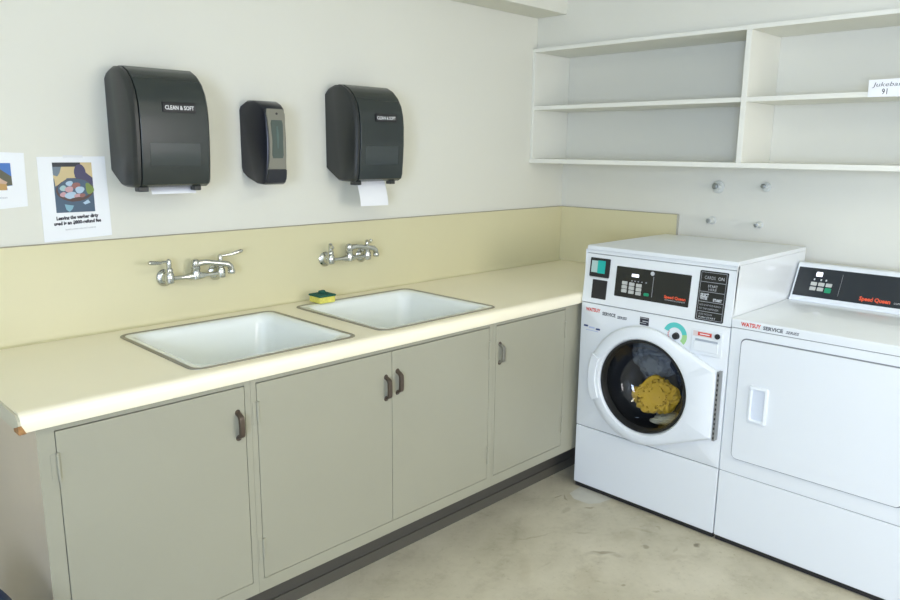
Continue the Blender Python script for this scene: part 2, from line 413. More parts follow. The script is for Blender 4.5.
# backsplash
ZS = 1.2222
bs = thing('backsplash', 'pale yellow laminate backsplash running along the wall behind both sinks', 'backsplash', (-1.5, 0, .912))
bm = nb(); prism(bm, [(-.001, ZC + .0003), (-.001, ZS), (-.011, ZS), (-.0125, ZS - .003), (-.0125, .932), (-.0140, .9235), (-.0185, .9165), (-.026, .9133), (-.030, ZC + .0003)], lambda a, b: (-3.4, a, b), lambda a, b: (-.0165, a, b))
obj('panel', bm, M_splash, bs)
obj('top_edge', bx(-3.4, -.0165, -.0128, -.001, ZS + .0001, ZS + .0024), mat('aged_edge', (.36, .32, .22), .6), bs)
bm = nb(); box(bm, -.0155, -.001, -.735, -.0005, ZC + .0003, ZS)
ss = tag(obj('side_splash', bm, M_splash, None, bevel=.001), 'short pale yellow splash panel on the right wall between corner and washer', 'backsplash'); rebase(ss, (-.008, -.36, .917))
obj('edge_strip', bx(-.0165, -.0008, -.739, -.7352, .918, ZS + .0005), mat('edge_strip_grey', (.45, .44, .36), .5), ss)
obj('top_edge', bx(-.0158, -.001, -.735, -.0005, ZS + .0001, ZS + .0022), MATS['aged_edge'], ss)

# ------------------------------------------------------------------ sinks
def sink(a, b, c, d, label):
    t = thing('sink', label, 'sink', ((a + b) / 2, (c + d) / 2, ZC), 'white sinks set into the countertop')
    zc = ZC
    def ring(i, z, r): return [(x, y, z) for x, y in rrect(a + i, b - i, c + i, d - i, r, 8)]
    bm = nb()
    loft(bm, [ring(-.0025, zc + .0004, .041), ring(-.002, zc + .0026, .0405), ring(.001, zc + .004, .038), ring(.0095, zc + .004, .031), ring(.0112, zc + .002, .030), ring(.0112, zc - .004, .03)])
    obj('rim', bm, M_rim, t)
    bm = nb()
    loft(bm, [ring(.011, zc - .003, .030), ring(.012, zc + .002, .029), ring(.018, zc + .0025, .027), ring(.032, zc + .0005, .04), ring(.040, zc - .008, .05), ring(.046, zc - .03, .055), ring(.060, zc - .165, .065),
              ring(.072, zc - .19, .07), ring(.10, zc - .202, .06), ring(.20, zc - .207, .03), ring(.255, zc - .21, .012)], close1=True)
    obj('basin', bm, M_porc, t, ang=50, recalc=True)
    bm = nb(); cx, cy = (a + b) / 2, (c + d) / 2
    lathe(bm, (cx, cy, zc - .2115), (0, 0, 1), [(0, .045), (.004, .045), (.005, .036), (.001, .030), (.0008, .004), (.004, .003)])
    obj('drain', bm, M_chrome, t)
    return t
sink(*SINKS[0], 'left white rectangular sink with dull metal rim set in the cream countertop')
sink(*SINKS[1], 'right white rectangular sink, the one with the sponge at its back corner')

# sponge
sp = thing('sponge', 'small yellow sponge with a green scouring top at the back corner of the right sink', 'sponge', (-1.750, -.105, ZC + .004))
bm = nb(); box(bm, -1.788, -1.712, -.143, -.067, ZC + .0045, ZC + .030); obj('sponge_block', bm, M_spy, sp, bevel=.004)
bm = nb(); box(bm, -1.791, -1.709, -.146, -.064, ZC + .0302, ZC + .038); obj('scouring_pad', bm, M_spg, sp, bevel=.003)
bm = nb(); bmesh.ops.create_icosphere(bm, subdivisions=3, radius=.016)
for v in bm.verts:
    v.co *= 1 + .25 * noise.noise(v.co * 90); v.co.z *= .6; v.co += Vector((-1.746, -.10, ZC + .043))
obj('scrubber_lump', bm, M_spg, sp)

# ------------------------------------------------------------------ faucets
def faucet(xa, xb, label, levers):
    xm = (xa + xb) / 2; zf = 1.075; yv = -.055
    t = thing('faucet', label, 'faucet', (xm, 0, zf), 'wall faucets above the sinks')
    for x in (xa, xb):
        bm = nb(); lathe(bm, (x, -.0135, zf), (0, -1, 0), [(0, .030), (.004, .031), (.009, .026), (.013, .017), (.02, .014), (.03, .0125)]); obj('wall_flange', bm, M_chrome, t)
    bm = nb()
    for x in (xa, xb):
        lathe(bm, (x, yv, zf - .017), (0, 0, 1), [(0, .012), (.003, .016), (.018, .0175), (.034, .016), (.04, .0125), (.046, .0135), (.052, .0125), (.056, .009)])
        cyl(bm, (x, -.04, zf), (x, yv, zf), .012, n=20)
    tube(bm, [(xa, yv, zf), (xa + .03, yv, zf), (xm - .04, yv, zf), (xm - .02, yv, zf), (xm + .02, yv, zf), (xm + .04, yv, zf), (xb - .03, yv, zf), (xb, yv, zf)], [.0095, .008, .008, .014, .014, .008, .008, .0095], n=18)
    lathe(bm, (xm, yv, zf - .014), (0, 0, 1), [(0, .012), (.004, .017), (.024, .018), (.034, .015), (.038, .0165), (.048, .0165), (.052, .012)])
    obj('valve_body', bm, M_chrome, t)
    # spout swung to the right along the wall
    bm = nb(); p = Vector((xm, yv, zf + .040)); d = Vector((.985, -.17, 0)).normalized(); sl = .82
    pts = [p + Vector((0, 0, 0)), p + d * sl * .02 + Vector((0, 0, .006)), p + d * sl * .045 + Vector((0, 0, .008)), p + d * sl * .08 + Vector((0, 0, .003)), p + d * sl * .12 + Vector((0, 0, -.002)), p + d * sl * .145 + Vector((0, 0, -.006)), p + d * sl * .157 + Vector((0, 0, -.016)), p + d * sl * .160 + Vector((0, 0, -.030))]
    tube(bm, pts, [.012, .0115, .0105, .0105, .011, .0115, .0115, .011], n=16)
    tip = pts[-1]; lathe(bm, tip + Vector((0, 0, .004)), (0, 0, -1), [(0, .0115), (.002, .0135), (.014, .0135), (.017, .011)], n=20)
    lathe(bm, p + Vector((0, 0, -.004)), (0, 0, 1), [(0, .014), (.012, .0155), (.022, .013), (.026, .006)], n=20)
    obj('spout', bm, M_chrome, t, ang=60)
    for x, dv in zip((xa, xb), levers):
        dv = Vector(dv).normalized(); q = Vector((x, yv, zf + .034))
        bm = nb(); lathe(bm, q, (0, 0, 1), [(0, .008), (.010, .009), (.02, .0095), (.032, .0085), (.037, .004)], n=20)
        q2 = q + Vector((0, 0, .028))
        tube(bm, [q2, q2 + dv * .018 + Vector((0, 0, .001)), q2 + dv * .04, q2 + dv * .065 + Vector((0, 0, .003)), q2 + dv * .082 + Vector((0, 0, .005)), q2 + dv * .088 + Vector((0, 0, .005))], [.0055, .0045, .0060, .0078, .0075, .004], n=14)
        obj('lever', bm, M_chrome, t, ang=60)
    return t
faucet(-2.362, -2.166, 'left chrome wall faucet with two outspread lever handles above the left sink', [(-1, -.35, 0), (1, -.15, .12)])
faucet(-1.668, -1.474, 'right chrome wall faucet with levers pointing forward above the right sink', [(-.50, -.86, -.05), (-.45, -.89, .12)])

# ------------------------------------------------------------------ towel dispensers
def dispenser(xl, label, towel, tw=(.09, .225)):
    xr = xl + .262; xc = (xl + xr) / 2
    t = thing('paper_towel_dispenser', label, 'paper towel dispenser', (xc, 0, 1.40), 'towel dispensers on the back wall')
    P = [(-.002, 1.760), (-.022, 1.775), (-.06, 1.784), (-.10, 1.781), (-.135, 1.765), (-.165, 1.738), (-.186, 1.705), (-.197, 1.665), (-.201, 1.62), (-.200, 1.55), (-.195, 1.48), (-.189, 1.43), (-.183, 1.412), (-.165, 1.402), (-.10, 1.402), (-.075, 1.405), (-.018, 1.438), (-.002, 1.450)]
    S = [(-.002, 1.748), (-.018, 1.762), (-.055, 1.772), (-.095, 1.770), (-.125, 1.756), (-.150, 1.733), (-.170, 1.70), (-.181, 1.66), (-.186, 1.62), (-.185, 1.55), (-.181, 1.48), (-.176, 1.43), (-.172, 1.418), (-.16, 1.410), (-.10, 1.409), (-.077, 1.412), (-.022, 1.443), (-.002, 1.456)]
    bm = nb()
    loft(bm, [[(x, y, z) for y, z in Q] for x, Q in ((xl, S), (xl + .004, [( (a[0]+b[0])/2, (a[1]+b[1])/2) for a, b in zip(S, P)]), (xl + .010, P), (xl + .0205, P), (xl + .0225, S), (xr - .034, S), (xr - .03, P), (xr - .010, P), (xr - .003, [((a[0]+b[0])/2, (a[1]+b[1])/2) for a, b in zip(S, P)]), (xr, S))], True, True)
    obj('housing', bm, M_disp, t, ang=40)
    # curved smoky front cover
    F = P[2:15]
    bm = nb()
    Cc = [(y - .004 if i > 3 else y, z + (.003 if i < 4 else 0)) for i, (y, z) in enumerate(F)]
    inner = [(y * .93, 1.59 + (z - 1.59) * .95) for y, z in F][::-1]
    loft(bm, [[(x, y, z) for y, z in Cc + inner] for x in (xl + .0235, xr - .012)], True, True)
    obj('front_cover', bm, M_smoke, t, ang=40, bevel=.002)
    # paler band where the roll shows through
    bm = nb(); prism(bm, [(-.2035, 1.545), (-.2042, 1.54), (-.1995, 1.475), (-.1975, 1.47), (-.19, 1.475), (-.195, 1.545)], lambda a, b: (xl + .050, a, b), lambda a, b: (xr - .042, a, b))
    obj('roll_window', bm, M_smoke2, t, bevel=.001)
    bm = nb(); prism(bm, [(-.2030, 1.672), (-.2047, 1.669), (-.2078, 1.645), (-.2068, 1.641), (-.19, 1.65), (-.19, 1.665)], lambda a, b: (xl + .098, a, b), lambda a, b: (xl + .208, a, b))
    obj('name_plate', bm, M_slot, t)
    sc = .098 / textw('CLEAN & SOFT', .018, bold=.0004)
    text('lettering', 'CLEAN & SOFT', .018, lambda u, v: (xl + .104 + u * sc, -.2080 + v * .12, 1.6495 + v), mat('white_ink', (.75, .76, .74), .5), t, bold=.0004)
    for x0, x1 in ((xl + .018, xl + .052), (xr - .055, xr - .03)):
        bm = nb(); box(bm, x0, x1, -.168, -.135, 1.388, 1.410); obj('foot', bm, M_disp, t, bevel=.003)
    # towel: a hanging sheet with a slight curl
    bm = nb(); n = 10; z0 = 1.408; A = []
    for k in range(n + 1):
        s = k / n; A.append((-.112 - .030 * math.sin(s * 1.5), z0 - towel * s))
    B = [(y + .0012, z) for y, z in A][::-1]
    prism(bm, A + B, lambda a, b: (xl + tw[0] , a, b), lambda a, b: (xl + tw[1], a, b - (1.40 - b) * .02))
    obj('paper_towel', bm, M_towel, t)
    return t
dispenser(-2.512, 'left black paper towel dispenser with a short white towel edge showing', .030, (.072, .225))
dispenser(-1.640, 'right black paper towel dispenser with a longer white towel hanging down', .108, (.068, .215))

# soap dispenser
sd = thing('soap_dispenser', 'narrow black and silver soap dispenser between the two towel dispensers', 'soap dispenser', (-1.965, 0, 1.40))
def sw(y):   # half width by depth
    t_ = min(1, max(0, (-y) / .155)); return .062 - .020 * t_ ** 1.6
P = [(-.002, 1.675), (-.01, 1.688), (-.05, 1.704), (-.085, 1.702), (-.12, 1.690), (-.142, 1.674), (-.150, 1.64), (-.155, 1.57), (-.153, 1.50), (-.146, 1.44), (-.138, 1.405), (-.125, 1.398), (-.09, 1.400), (-.04, 1.418), (-.01, 1.436), (-.002, 1.455)]
bm = nb(); xc = -1.968
K = []
for s in (-1, -.93, -.8, .8, .93, 1):
    q = 1 if abs(s) < .9 else (.985 if abs(s) < .95 else .955)
    K.append([(xc + s * sw(y), y * q, 1.55 + (z - 1.55) * q) for y, z in P])
loft(bm, K, True, True); obj('housing', bm, M_soapb, sd, ang=35)
def sf(u, v, e=0.):     # front skin of the soap dispenser
    q = [(1.674, -.1425), (1.64, -.150), (1.57, -.155), (1.50, -.153), (1.44, -.146), (1.405, -.138)]
    for (z1, y1), (z0, y0) in zip(q, q[1:]):
        if v >= z0 - 1e-6: break
    k = (v - z0) / (z1 - z0); return (xc + u, y0 + (y1 - y0) * k - e, v)
def skin(name, outline, e, m, parent, seg=12):
    """a panel that follows the front: outline gives half widths by height"""
    bm = nb(); z1, z0 = outline[0][0], outline[-1][0]; L = []
    def hw(z):
        for (a, wa), (b, wb) in zip(outline, outline[1:]):
            if z >= b - 1e-6: return wb + (wa - wb) * (z - b) / (a - b)
    for k in range(seg + 1):
        z = z1 + (z0 - z1) * k / seg; h = hw(z)
        L.append([bm.verts.new(sf(-h, z, -.002)), bm.verts.new(sf(-h, z, e)), bm.verts.new(sf(h, z, e)), bm.verts.new(sf(h, z, -.002))])
    for A, B in zip(L, L[1:]):
        for i in range(3): bm.faces.new((A[i], A[i + 1], B[i + 1], B[i]))
    bm.faces.new(L[0]); bm.faces.new(L[-1][::-1])
    return obj(name, bm, m, parent)
fp = skin('face_plate', [(1.672, .034), (1.66, .039), (1.60, .034), (1.55, .033), (1.50, .034), (1.455, .038)], .004, M_soapg, sd)
skin('sight_window', [(1.632, .021), (1.625, .025), (1.55, .022), (1.502, .024), (1.495, .020)], .0055, M_soapw, fp)
skin('level_streak', [(1.61, .003), (1.575, .005), (1.53, .002)], .0062, M_soapl, fp)
skin('push_bar', [(1.453, .0385), (1.42, .040), (1.407, .036)], .006, M_soapb, sd)
bm = nb(); cyl(bm, sf(.004, 1.655, .003), sf(.004, 1.655, .0048), .0045, n=16); obj('lock', bm, M_slot, fp)

# ------------------------------------------------------------------ posters
def pf(y): return lambda a, b: (a, y, b)
def sheet(name, label, pts, cat, loc, y0=-.0022):
    t = thing(name, label, cat, loc, 'paper notices on the back wall')
    bm = nb(); prism(bm, pts, lambda a, b: (a, y0, b), lambda a, b: (a, -.0002, b)); obj('sheet', bm, M_paper, t, smooth=False)
    return t
po = sheet('poster', 'white laminated notice with a photo of a bowl, beside the left towel dispenser', [(-2.737, 1.229), (-2.527, 1.2385), (-2.531, 1.499), (-2.7365, 1.497)], 'poster', (-2.63, 0, 1.36))
def disc(bm, fn, cx, cz, rx, rz, rot=0, mi=0, n=22, wob=.0):
    pts = []
    for i in range(n):
        t = 2 * PI * i / n; r = 1 + wob * math.sin(3 * t + cx * 50); a, b = rx * math.cos(t) * r, rz * math.sin(t) * r
        pts.append((cx + a * math.cos(rot) - b * math.sin(rot), cz + a * math.sin(rot) + b * math.cos(rot)))
    poly(bm, fn, pts, mi)
def clipdisc(bm, y, cx, cz, rx, rz, lim, rot=0, mi=0, n=28, wob=0):
    pts = []
    for i in range(n):
        t = 2 * PI * i / n; r = 1 + wob * math.sin(3 * t + cx * 50); a, b = rx * math.cos(t) * r, rz * math.sin(t) * r
        X = cx + a * math.cos(rot) - b * math.sin(rot); Z = cz + a * math.sin(rot) + b * math.cos(rot)
        pts.append((min(max(X, lim[0]), lim[1]), min(max(Z, lim[2]), lim[3])))
    out = [p for i, p in enumerate(pts) if (Vector(p) - Vector(pts[i - 1])).length > 1e-5]
    poly(bm, pf(y), out, mi)
pc = [mat('print_' + n, c, .55) for n, c in (('slate', (.07, .115, .17)), ('sand', (.62, .50, .26)), ('dark', (.03, .035, .04)), ('plum', (.07, .065, .13)), ('brown', (.10, .06, .05)),
      ('pale_blue', (.42, .56, .66)), ('pink', (.55, .33, .34)), ('mint', (.36, .52, .50)), ('rust', (.30, .13, .11)), ('leaf', (.20, .28, .07)), ('aqua', (.22, .42, .50)), ('steel', (.16, .21, .25)))]
bm = nb(); l = (-2.694, -2.575, 1.3205, 1.4795); y = -.0026
quad(bm, pf(y), *l, 0); quad(bm, pf(y - .0002), -2.694, -2.575, 1.43, 1.4795, 1)
quad(bm, pf(y - .0003), -2.694, -2.61, 1.466, 1.4795, 2); poly(bm, pf(y - .0004), [(-2.694, 1.466), (-2.668, 1.466), (-2.674, 1.447), (-2.682, 1.436), (-2.694, 1.44)], 11)
clipdisc(bm, y - .0005, -2.613, 1.448, .018, .026, l, 0, 3); poly(bm, pf(y - .0006), [(-2.63, 1.435), (-2.598, 1.45), (-2.575, 1.43), (-2.575, 1.41), (-2.62, 1.42)], 3)
disc(bm, pf(y - .0008), -2.632, 1.392, .058, .037, .06, 4); disc(bm, pf(y - .0009), -2.632, 1.396, .053, .032, .06, 0)
poly(bm, pf(y - .0007), [(-2.692, 1.43), (-2.66, 1.438), (-2.655, 1.428), (-2.69, 1.404)], 1)
for cx, cz, rx, rz, mi in ((-2.668, 1.398, .010, .009, 7), (-2.648, 1.413, .011, .008, 5), (-2.628, 1.406, .013, .010, 8), (-2.650, 1.394, .013, .010, 6), (-2.618, 1.392, .014, .011, 5), (-2.669, 1.378, .010, .008, 6), (-2.647, 1.375, .018, .011, 5), (-2.625, 1.372, .012, .008, 6), (-2.611, 1.374, .009, .006, 8), (-2.634, 1.362, .02, .006, 4)):
    disc(bm, pf(y - .0011), cx, cz, rx, rz, .2, mi, wob=.06); y -= .00003
disc(bm, pf(y - .0012), -2.588, 1.395, .012, .018, .3, 9, wob=.15)
poly(bm, pf(y - .0012), [(-2.668, 1.347), (-2.640, 1.342), (-2.646, 1.33), (-2.655, 1.322), (-2.664, 1.33)], 10); poly(bm, pf(y - .0012), [(-2.612, 1.350), (-2.595, 1.360), (-2.588, 1.350), (-2.605, 1.344)], 5)
obj('photo_print', bm, pc, po, smooth=False, recalc=False)
for body, sz_, x, z, b_, m in (('Leaving the washer dirty', .0150, -2.696, 1.2975, .0009, M_ink), ('used is an $800-refund fee', .0150, -2.7045, 1.2805, .0009, M_ink), ('laundry room rules and contacts', .0085, -2.672, 1.263, .0, M_grey)):
    w = textw(body, sz_, bold=b_); tgt = {0: .130}.get(0) if z > 1.29 else (.146 if z > 1.27 else .094)
    text('lettering', body, sz_, (lambda x, z, k: lambda u, v: (x + u * k, -.0026, z + v + u * .035))(x, z, tgt / w), m, po, bold=b_)
bm = nb(); box(bm, -2.66, -2.60, -.0028, -.0022, 1.4945, 1.502); obj('tape', bm, mat('tape', (.70, .72, .70), .3), po)
p2 = sheet('poster', 'white notice with a blue sky picture, cut off at the left picture edge', [(-2.985, 1.33), (-2.774, 1.346), (-2.771, 1.509), (-2.982, 1.515)], 'poster', (-2.88, 0, 1.42))
l = (-2.93, -2.8115, 1.397, 1.4785); y = -.0026; bm = nb()
qc = [mat('print_sky', (.05, .17, .48), .5), mat('print_rock', (.10, .10, .06), .5), mat('print_ochre', (.50, .30, .10), .5), mat('print_peach', (.55, .38, .27), .5), MATS['paper'], MATS['print_leaf']]
quad(bm, pf(y), *l, 0)
poly(bm, pf(y - .0003), [(-2.93, 1.47), (-2.85, 1.468), (-2.83, 1.452), (-2.8115, 1.438), (-2.8115, 1.412), (-2.93, 1.40)], 1)
poly(bm, pf(y - .0005), [(-2.93, 1.432), (-2.85, 1.43), (-2.832, 1.42), (-2.825, 1.41), (-2.828, 1.397), (-2.93, 1.397)], 2)
poly(bm, pf(y - .0006), [(-2.85, 1.44), (-2.836, 1.428), (-2.824, 1.421), (-2.828, 1.415), (-2.85, 1.418)], 3)
poly(bm, pf(y - .0007), [(-2.827, 1.409), (-2.8115, 1.411), (-2.8115, 1.397), (-2.826, 1.397)], 4)
obj('photo_print', bm, qc, p2, smooth=False, recalc=False)
text('lettering', 'please keep this room clean', .0085, lambda u, v: (-2.945 + u * .140 / .115, -.0026, 1.372 + v), M_grey, p2)

# ------------------------------------------------------------------ wall shelves
sh = thing('wall_shelf', 'long cream open wall shelf with two tiers above the washer and dryer', 'shelf', (-.15, -1.3, 1.47))
YE = -2.6; XS = -.305
obj('bottom_board', bx(XS - .004, -.001, YE, -.001, 1.4685, 1.4905), M_shelf, sh, bevel=.0015)
obj('top_board', bx(XS, -.001, YE, -.001, 2.038, 2.0562), M_shelf, sh, bevel=.0015)
for a, b in ((-.001, -.019), (-1.143, -1.167), (-2.25, -2.27)):
    obj('upright', bx(XS + .001, -.001, b, a, 1.4905, 2.038), M_shelf, sh, bevel=.0015)
for a, b in ((-.0192, -1.1428), (-1.1672, -2.2498)):
    obj('middle_board', bx(XS + .001, -.001, b, a, 1.7445, 1.7645), M_shelf, sh, bevel=.0015)
# paper note on the shelf edge
nt_ = thing('paper_note', 'small white handwritten note taped over the middle shelf edge at right', 'note', (-.307, -1.70, 1.744))
bm = nb(); prism(bm, [(-1.637, 1.744), (-1.636, 1.806), (-1.765, 1.808), (-1.768, 1.742)], lambda a, b: (-.3085, a, b), lambda a, b: (-.3065, a, b)); obj('sheet', bm, M_paper, nt_, smooth=False)
sc = .088 / textw('Jukebar', .024)
text('lettering', 'Jukebar', .026, lambda u, v: (-.3089, -1.652 - u * sc, 1.781 + v * .85), M_dkink, nt_, shear=.2)
text('lettering', '91', .030, lambda u, v: (-.3089, -1.683 - u * .8, 1.752 + v), M_ink, nt_)

# ------------------------------------------------------------------ capped outlets on the right wall
def outlet(y, z, r, label, kind):
    t = thing('wall_valve', label, 'valve', (0, y, z), 'capped water outlets on the right wall')
    bm = nb()
    if kind == 'disc':
        lathe(bm, (-.001, y, z), (-1, 0, 0), [(0, r), (.004, r * 1.02), (.008, r * .9), (.010, r * .55), (.022, r * .5), (.024, r * .3)]); obj('escutcheon', bm, M_pipe, t)
        bm = nb(); lathe(bm, (-.025, y + .004, z + .004), (-1, .25, .1), [(0, r * .45), (.010, r * .5), (.014, r * .3)]); obj('plug', bm, M_valve, t)
    else:
        lathe(bm, (-.001, y, z), (-1, 0, 0), [(0, r), (.005, r), (.007, r * .7), (.034, r * .62), (.036, r * .72), (.044, r * .72), (.046, r * .5)]); obj('pipe_stub', bm, M_pipe, t)
        bm = nb(); lathe(bm, (-.047, y, z), (-1, 0, 0), [(0, r * .55), (.006, r * .5), (.008, r * .2)], n=6); obj('plug', bm, M_valve, t)
outlet(-.935, 1.369, .030, 'large round capped outlet on the right wall, upper left of the four', 'disc')
outlet(-1.166, 1.378, .022, 'round grey capped outlet on the right wall, upper right of the four', 'disc')
outlet(-.917, 1.207, .020, 'small capped pipe stub just above the washer, lower left of the four', 'stub')
outlet(-1.150, 1.203, .017, 'smallest capped pipe stub above the washer, lower right of the four', 'stub')

# ------------------------------------------------------------------ washer
W = .683; YA = -.7155; YB = YA - W + .002; XF = -.791
wa = thing('washing_machine', 'white front loading washer with round glass door beside the counter', 'washing machine', (-.43, (YA + YB) / 2, 0))
def fx(z): return XF + (z - .879) * .104 if z > .879 else XF
def wf(e): return lambda y, z: (fx(z) - e, y, z)
def wt(y0, z0, e, k=1., dz=0.): return lambda u, v: (fx(z0 + v) - e, y0 - u * k, z0 + v + u * dz)
bm = nb(); X = -.085
v = box(bm, XF + .016, X, YB, YA, .022, 1.112)
for f in list(bm.faces):
    if all(abs(q.co.x - (XF + .016)) < 1e-5 for q in f.verts): bm.faces.remove(f)
obj('body', bm, M_white, wa, recalc=True)
bm = nb()
box(bm, XF + .010, X - .01, YB + .004, YA - .004, .003, .0218)  # black slab standing in for the shade in the gap under the washer
for yy in (YA - .05, YB + .05):
    for xx in (XF + .07, X - .06): cyl(bm, (xx, yy, 0), (xx, yy, .021), .022, n=16)
obj('base', bm, M_slot, wa)
obj('lower_panel', bx(XF, XF + .0155, YB, YA, .024, .302), M_white, wa, bevel=.004, seg=3)
# middle panel with the round opening
YD, ZDc, R0 = -1.045, .567, .222
def ray_rect(t, y0, y1, z0, z1):
    c, s = math.cos(t), math.sin(t); k = 1e9
    if c > 1e-9: k = min(k, (y1 - YD) / c)
    if c < -1e-9: k = min(k, (y0 - YD) / c)
    if s > 1e-9: k = min(k, (z1 - ZDc) / s)
    if s < -1e-9: k = min(k, (z0 - ZDc) / s)
    return k
angs = sorted([2 * PI * i / 96 for i in range(96)] + [math.atan2(z - ZDc, y - YD) % (2 * PI) for y in (YB, YA) for z in (.3055, .8765)])
def rr(e, x): return [(x, YD + math.cos(t) * (ray_rect(t, YB + e, YA - e, .3055 + e, .8765 - e)), ZDc + math.sin(t) * (ray_rect(t, YB + e, YA - e, .3055 + e, .8765 - e))) for t in angs]
def cc(r, x): return [(x, YD + math.cos(t) * r, ZDc + math.sin(t) * r) for t in angs]
bm = nb(); loft(bm, [rr(0, XF + .0155), rr(0, XF + .003), rr(.001, XF + .001), rr(.003, XF), cc(R0, XF), cc(R0 - .004, XF + .004), cc(R0 - .004, XF + .05)]); obj('front_panel', bm, M_white, wa)
# control panel, tilted back a little
bm = nb(); prism(bm, [(-.791, .880), (fx(1.10), 1.0935), (fx(1.1) + .0145, 1.0935), (-.7755, .880)], lambda a, b: (a, YB, b), lambda a, b: (a, YA, b)); obj('control_panel', bm, M_white, wa, bevel=.002)
bm = nb(); prism(bm, [(fx(1.1), 1.096), (fx(1.12) + .001, 1.121), (fx(1.12) + .004, 1.1265), (fx(1.12) + .009, 1.129), (X, 1.129), (X, 1.1125), (fx(1.1) + .016, 1.1125), (fx(1.1) + .016, 1.096)], lambda a, b: (a, YB, b), lambda a, b: (a, YA, b)); obj('top_lid', bm, M_white, wa, bevel=.0015)
for a_, b_, c_ in ((0, .300, .307), (0, .875, .882), (fx(1.1) - XF, 1.092, 1.098)): obj('seam', bx(XF + a_ + .006, XF + a_ + .016, YB + .003, YA - .003, b_, c_), M_seam, wa)
# side recess line on the right flank
# door --------------------------------------------------------------
dr = thing('tmp', '', '', (0, 0, 0)); bpy.data.objects.remove(dr)
RO = .255; hz0, hz1, hy = .428, .700, -1.372
# outline = convex hull of circle and hinge edge, sampled by angle around the centre
def hull_r(t):
    d = (math.cos(t), math.sin(t)); best = RO
    # supporting lines: tangents from hinge corners
    cand = []
    for hz, s in ((hz1, 1), (hz0, -1)):
        p = Vector((hy - YD, hz - ZDc)); L = p.length; a = math.acos(RO / L); base = math.atan2(p.y, p.x)
        tt = base - s * a           # tangent point angle (towards top for s=1)
        T = Vector((math.cos(tt), math.sin(tt))) * RO
        cand.append((T, p))
    for A, B in cand + [(cand[0][1], cand[1][1])]:
        e = B - A; den = d[0] * e.y - d[1] * e.x
        if abs(den) < 1e-9: continue
        k = (A.x * e.y - A.y * e.x) / den; w_ = (A.x * d[1] - A.y * d[0]) / den
        if k > 0 and -1e-6 <= w_ <= 1 + 1e-6: best = max(best, k)
    return best
da = sorted([2 * PI * i / 120 for i in range(120)] + [math.atan2(z - ZDc, hy - YD) % (2 * PI) for z in (hz0, hz1)])
def dh(s, x, ins=0.): return [(x, YD + math.cos(t) * (hull_r(t) * s - ins), ZDc + math.sin(t) * (hull_r(t) * s - ins)) for t in da]
def dc(r, x): return [(x, YD - .008 + math.cos(t) * (r - .006), ZDc + math.sin(t) * (r - .006)) for t in da]
bm = nb(); loft(bm, [dc(.212, XF - .003), dh(1, XF - .003, .004), dh(1, XF - .012), dh(1, XF - .022), dh(1, XF - .030, .004), dh(1, XF - .036, .012), dc(.226, XF - .042), dc(.214, XF - .041), dc(.208, XF - .034), dc(.204, XF - .010), dc(.204, XF - .003), dc(.212, XF - .003)])
door = obj('door', bm, M_white2, wa, ang=38)
bm = nb(); rings = []
for r, d_ in ((.2035, -.030), (.2035, -.022), (.197, -.022), (.190, -.010), (.175, .035), (.150, .075), (.115, .098), (.06, .11), (.003, .114)):
    rings.append(dc(r, XF + d_))
loft(bm, rings, close1=True); obj('door_glass', bm, M_glass, door, ang=80)
bm = nb(); loft(bm, [dc(.2036, XF - .033), dc(.1965, XF - .0325), dc(.192, XF - .022), dc(.188, XF - .008), dc(.192, XF - .006), dc(.2036, XF - .008), dc(.2036, XF - .033)]); obj('glass_seal', bm, M_rubber, door)
# grip plate on the left of the ring
bm = nb(); a0, a1 = math.radians(-26), math.radians(23); n = 14; G = []
for r, d_ in ((.212, -.0405), (.214, -.0475), (.250, -.0455), (.258, -.036), (.258, -.012), (.254, -.012)):
    G.append([bm.verts.new((XF + d_, YD + math.cos(a0 + (a1 - a0) * i / n) * r, ZDc + math.sin(a0 + (a1 - a0) * i / n) * r)) for i in range(n + 1)])
for A, B in zip(G, G[1:]):
    for i in range(n): bm.faces.new((A[i], A[i + 1], B[i + 1], B[i]))
bm.faces.new([g[0] for g in G]); bm.faces.new([g[-1] for g in G][::-1])
obj('handle', bm, M_white2, door, bevel=.001)
bm = nb(); box(bm, XF - .030, XF - .002, hy - .011, hy - .0005, hz0 - .004, hz1 + .004, 0)
for k in range(14):
    z = hz0 + .008 + k * (hz1 - hz0 - .016) / 13; box(bm, XF - .0312, XF - .029, hy - .009, hy - .004, z - .005, z + .004, 1)
obj('hinge', bm, [mat('hinge_steel', (.33, .34, .33), .4, metal=.6), M_slot], wa)
bm = nb(); loft(bm, [cc(R0 - .005, XF + .006), cc(.213, XF + .004), cc(.210, XF + .02), cc(.212, XF + .05), cc(.225, XF + .075), cc(.25, XF + .085)]); obj('door_gasket', bm, M_rubber, wa, ang=60)
bm = nb(); loft(bm, [cc(.248, XF + .087), cc(.262, XF + .10), cc(.262, XF + .40), cc(.24, XF + .42), cc(.02, XF + .43)], close1=True); obj('drum', bm, M_drum, wa, ang=50)
# control panel details
bm = nb(); e = .0016
prism(bm, rrect(-1.2165, -.876, .9275, 1.0555, .003, 3), lambda a, b: (fx(b) - e, a, b), lambda a, b: (fx(b) + .001, a, b))
cp = obj('display_panel', bm, M_panel, wa)
bm = nb(); quad(bm, wf(.0022), -.985, -.952, 1.018, 1.030); obj('digit_display', bm, M_lamp, cp, smooth=False)
bm = nb()
for i in range(3):
    for j in range(3):
        y = -.922 - i * .034; z = .988 - j * .0165 - i * .0015
        prism(bm, rrect(y - .0125, y + .0125, z - .007, z + .007, .002, 2), wf(.0035), wf(.0015))
obj('buttons', bm, M_btn, cp)
bm = nb(); prism(bm, rrect(-1.040, -1.016, .9465, .959, .004, 3), wf(.0035), wf(.0015)); obj('start_button', bm, M_green, cp)
bm = nb()
for y in (-.955, -.97, -.985, -1.002, -1.022): quad(bm, wf(.0022), y - .003, y + .003, .9985, 1.003)
